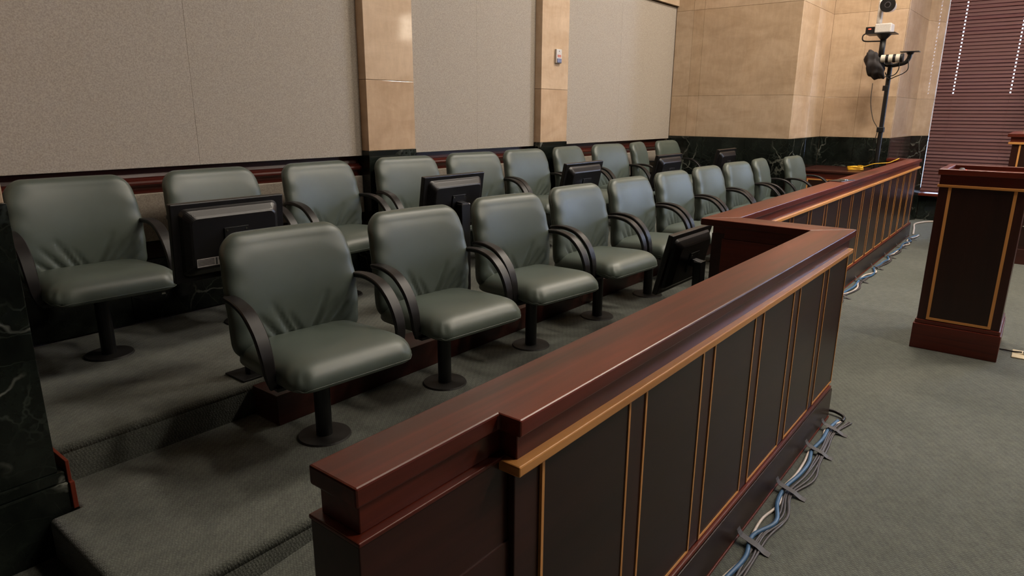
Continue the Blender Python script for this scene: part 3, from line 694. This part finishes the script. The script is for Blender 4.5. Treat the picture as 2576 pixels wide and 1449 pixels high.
lens = MB().cyl((LB[0], LB[1], LB[2]), 0.042, 0.042, -0.20, 20, 'Y').build('lens', 'lenswhite', sc, smooth=False)
for (a, L, rad, mt) in segs: MB().cyl((LB[0], LB[1] - a, LB[2]), rad, rad, -L, 20, 'Y').build('lens_ring', mt, lens)
MB().box(-0.045, 0.085, -0.16, -0.10, 0.018, 0.040).build('lens_foot', 'metal_black', lens)

# ================================================================== small things
th = thing('thermostat', 'small white wall control with blue-grey lower half on the stone pilaster', 'thermostat', (5.613, 3.8969, 1.97))
MB().box(-0.046, 0.046, -0.022, 0, 0.0, 0.13).build('case', 'white', th, bevel=0.004)
MB().box(-0.036, 0.036, -0.028, -0.021, 0.004, 0.044).build('lower_cover', 'blueplastic', th, bevel=0.003)
MB().box(-0.03, 0.03, -0.0235, -0.0215, 0.055, 0.078).build('printed_panel', 'redprint', th)
MB().box(-0.006, 0.006, -0.0235, -0.0215, 0.108, 0.114).build('sensor_slot', 'print_dark', th)

yc = thing('yellow_cable', 'coiled bright yellow cable lying on the low glossy desk', 'cable', (9.08, 1.815, Z1 + 0.69))
pts = []
for k in range(61):
    a = 2 * PI * k / 15; rr_ = 0.085 + 0.006 * math.sin(k * 1.3); pts.append((rr_ * 1.25 * math.cos(a), rr_ * math.sin(a), 0.007 + 0.0105 * k / 15 + 0.003 * math.sin(k)))
e = pts[-1]
MB().tube(pts, 0.006, 6).build('coil', 'yellow', yc, smooth=True)
MB().tube(spline([e, (0.12, -0.08, 0.045), (0.12, -0.16, 0.075), (0.13, -0.25, 0.09), (0.15, -0.33, 0.10), (0.18, -0.39, 0.13), (0.22, -0.42, 0.15)], 8), 0.006, 6).build('lead', 'yellow', yc, smooth=True)

pad = thing('clipboard', 'flat black clipboard with metal clip on the rail cap', 'clipboard', (6.02, 1.292, CT), math.radians(-12))
MB().box(-0.13, 0.12, -0.055, 0.055, 0.0, 0.006).build('board', 'black', pad, bevel=0.002)
MB().box(-0.045, -0.02, -0.045, 0.0, 0.006, 0.014).box(-0.02, 0.0, -0.05, -0.035, 0.006, 0.012).build('clip', 'steel', pad, bevel=0.002)

# floor box and cable by the lectern
fb = thing('floor_connector', 'flat cream floor plate with a cable plug beside the lectern', 'floor plate', (5.22, -0.09, 0))
MB().box(-0.09, 0.09, -0.09, 0.055, 0.0, 0.008).build('plate', 'cream', fb, bevel=0.002)
MB().cyl((0.01, 0.0, 0.020), 0.010, 0.010, -0.06, 12, 'Y').build('plug', 'steel', fb)
tag(MB().tube(spline([(0.0, 0.0, 0.02), (0.01, 0.05, 0.012), (0.03, 0.09, 0.008), (0.03, 0.12, 0.008)], 6), 0.005, 6).build('lectern_cable', 'black', smooth=True), 'short black cable running from the lectern to the floor plate', 'cable').location = (5.23, -0.085, 0)

# cables taped along the foot of the rail
def cable(pts, r, mat, label, grp):
    o0 = Vector((pts[0][0], pts[0][1], 0))
    o = MB().tube([Vector(p) - o0 for p in spline(pts, 6)], r, 7).build('floor_cable', mat, smooth=True); o.location = o0
    return tag(o, label, 'cable', grp)
rn = random.Random(11)
def run(x0, x1, yb, sp, off, amp, zz, pins, seed):
    q = random.Random(seed); pts = []; n = int((x1 - x0) / sp)
    for k in range(n + 1):
        x = x0 + (x1 - x0) * k / n
        d = min(abs(x - p) for p in pins); a = min(1.0, d / 0.16)
        pts.append((x, yb - off * (0.6 + 0.4 * a) - q.uniform(0, amp) * a, zz + 0.004 * a * q.random()))
    return pts
PINS = [1.78, 2.16, 2.60, 3.02, 3.30]
g1 = 'cables taped along the near rail'
kinds = [('blue', 0.0085, 0.030, 0.045, 0.0095, 'thick blue cable taped along the foot of the near rail'),
         ('whitecable', 0.0055, 0.016, 0.055, 0.0065, 'white cable weaving along the foot of the near rail')]
for i, (mt, r, off, amp, zz, lab) in enumerate(kinds): cable(run(0.85, 3.42, 0.640, 0.13, off, amp, zz, PINS, 20 + i), r, mt, lab, g1)
for i in range(4): cable(run(0.85, 3.44, 0.640, 0.17, 0.046 + 0.012 * i, 0.022, 0.0055, PINS, 40 + i), 0.0048, 'greycable', 'thin dark grey cable taped along the foot of the near rail', g1)
# turn round the corner of the rail
cable([(3.42, 0.585, 0.012), (3.475, 0.59, 0.014), (3.50, 0.64, 0.020), (3.505, 0.70, 0.016), (3.52, 0.85, 0.010), (3.60, 1.10, 0.009), (3.72, 1.172, 0.009)], 0.0085, 'black', 'black cable bending round the corner of the rail foot', g1)
PIN2 = [4.6, 5.3, 6.0, 6.7, 7.4, 8.1, 8.8, 9.5]
g2 = 'cables taped along the far rail'
for i, (mt, r, off, amp, lab) in enumerate((('blue', 0.010, 0.030, 0.05, 'thick blue cable taped along the foot of the far rail'), ('whitecable', 0.008, 0.025, 0.07, 'white cable weaving along the foot of the far rail'),
        ('greycable', 0.007, 0.065, 0.03, 'dark grey cable taped along the foot of the far rail'), ('greycable', 0.007, 0.045, 0.04, 'dark grey cable taped along the foot of the far rail'))):
    cable(run(3.72, 9.85, 1.205, 0.19, off, amp, r + 0.001, PIN2, 60 + i), r, mt, lab, g2)
cable([(9.9, 1.19, 0.01), (10.4, 1.25, 0.01), (10.9, 1.30, 0.012), (11.3, 1.15, 0.01), (11.38, 0.9, 0.01), (11.36, 0.4, 0.01)], 0.012, 'whitecable', 'pale cable lying on the carpet under the blind', None)
# gaffer tape: a band over the cables and a tail flat on the carpet
def tape(x, yb, lab, grp, wdt=0.030, out=0.16, skew=0.02, big=0.03):
    prof = [(yb - 0.001, 0.050), (yb - 0.006, 0.040), (yb - 0.016, 0.028), (yb - 0.045, 0.0225), (yb - 0.078, 0.0165), (yb - 0.105, 0.004), (yb - out, 0.0018)]
    mb = MB(); n = len(prof); v = []
    for t in (0.0, 0.0012):
        for (y, z) in prof:
            s = (yb - y) / out * skew
            v += [(x - wdt / 2 - s, y, z + t), (x + wdt / 2 - s, y, z + t)]
    f = []
    for k in range(n - 1):
        a = 2 * k; f += [(a, a + 1, a + 3, a + 2), (a + 2 * n, a + 2 * n + 2, a + 2 * n + 3, a + 2 * n + 1), (a, a + 2, a + 2 + 2 * n, a + 2 * n), (a + 1, a + 1 + 2 * n, a + 3 + 2 * n, a + 3)]
    f += [(0, 2 * n, 2 * n + 1, 1), (2 * n - 2, 2 * n - 1, 4 * n - 1, 4 * n - 2)]
    mb.add(v, f); o = mb.build('gaffer_tape', 'tape', shift=(x, yb, 0)); return tag(o, lab, 'tape', grp)
for x in PINS: tape(x, 0.655, 'grey tape strip holding cables to the foot of the near rail', 'tape strips on the near rail cables', out=0.125)
for x in PIN2: tape(x, 1.216, 'grey tape strip holding cables to the foot of the far rail', 'tape strips on the far rail cables', out=0.125)

# ================================================================== ceiling lamp fixtures round the lights
proto_l = None
for i, (x, y, pw) in enumerate(LAMPS):
    if proto_l is None:
        f_ = thing('ceiling_lamp', 'rectangular recessed ceiling light', 'ceiling light', (x, y, CEIL), 0, 'ceiling lights')
        MB().box(-0.32, 0.32, -0.60, -0.565, -0.05, 0).box(-0.32, 0.32, 0.565, 0.60, -0.05, 0).box(-0.32, -0.285, -0.565, 0.565, -0.05, 0).box(0.285, 0.32, -0.565, 0.565, -0.05, 0).build('frame', 'white', f_)
        MB().box(-0.285, 0.285, -0.565, 0.565, -0.02, 0).build('diffuser', 'diffuser', f_)
        proto_l = f_
    else:
        f_ = copy_tree(proto_l); f_.location = (x, y, CEIL)

# wall light high on the end wall
sco = thing('wall_light', 'square warm wall light high on the stone end wall', 'wall light', (WX, -4.45, 3.15))
MB().box(-0.05, 0, -0.26, 0.26, -0.02, 0.56).build('bracket', 'metal_black', sco, bevel=0.004)
MB().box(-0.12, -0.05, -0.24, 0.24, 0.0, 0.54).build('shade', 'diffuser', sco, bevel=0.006)
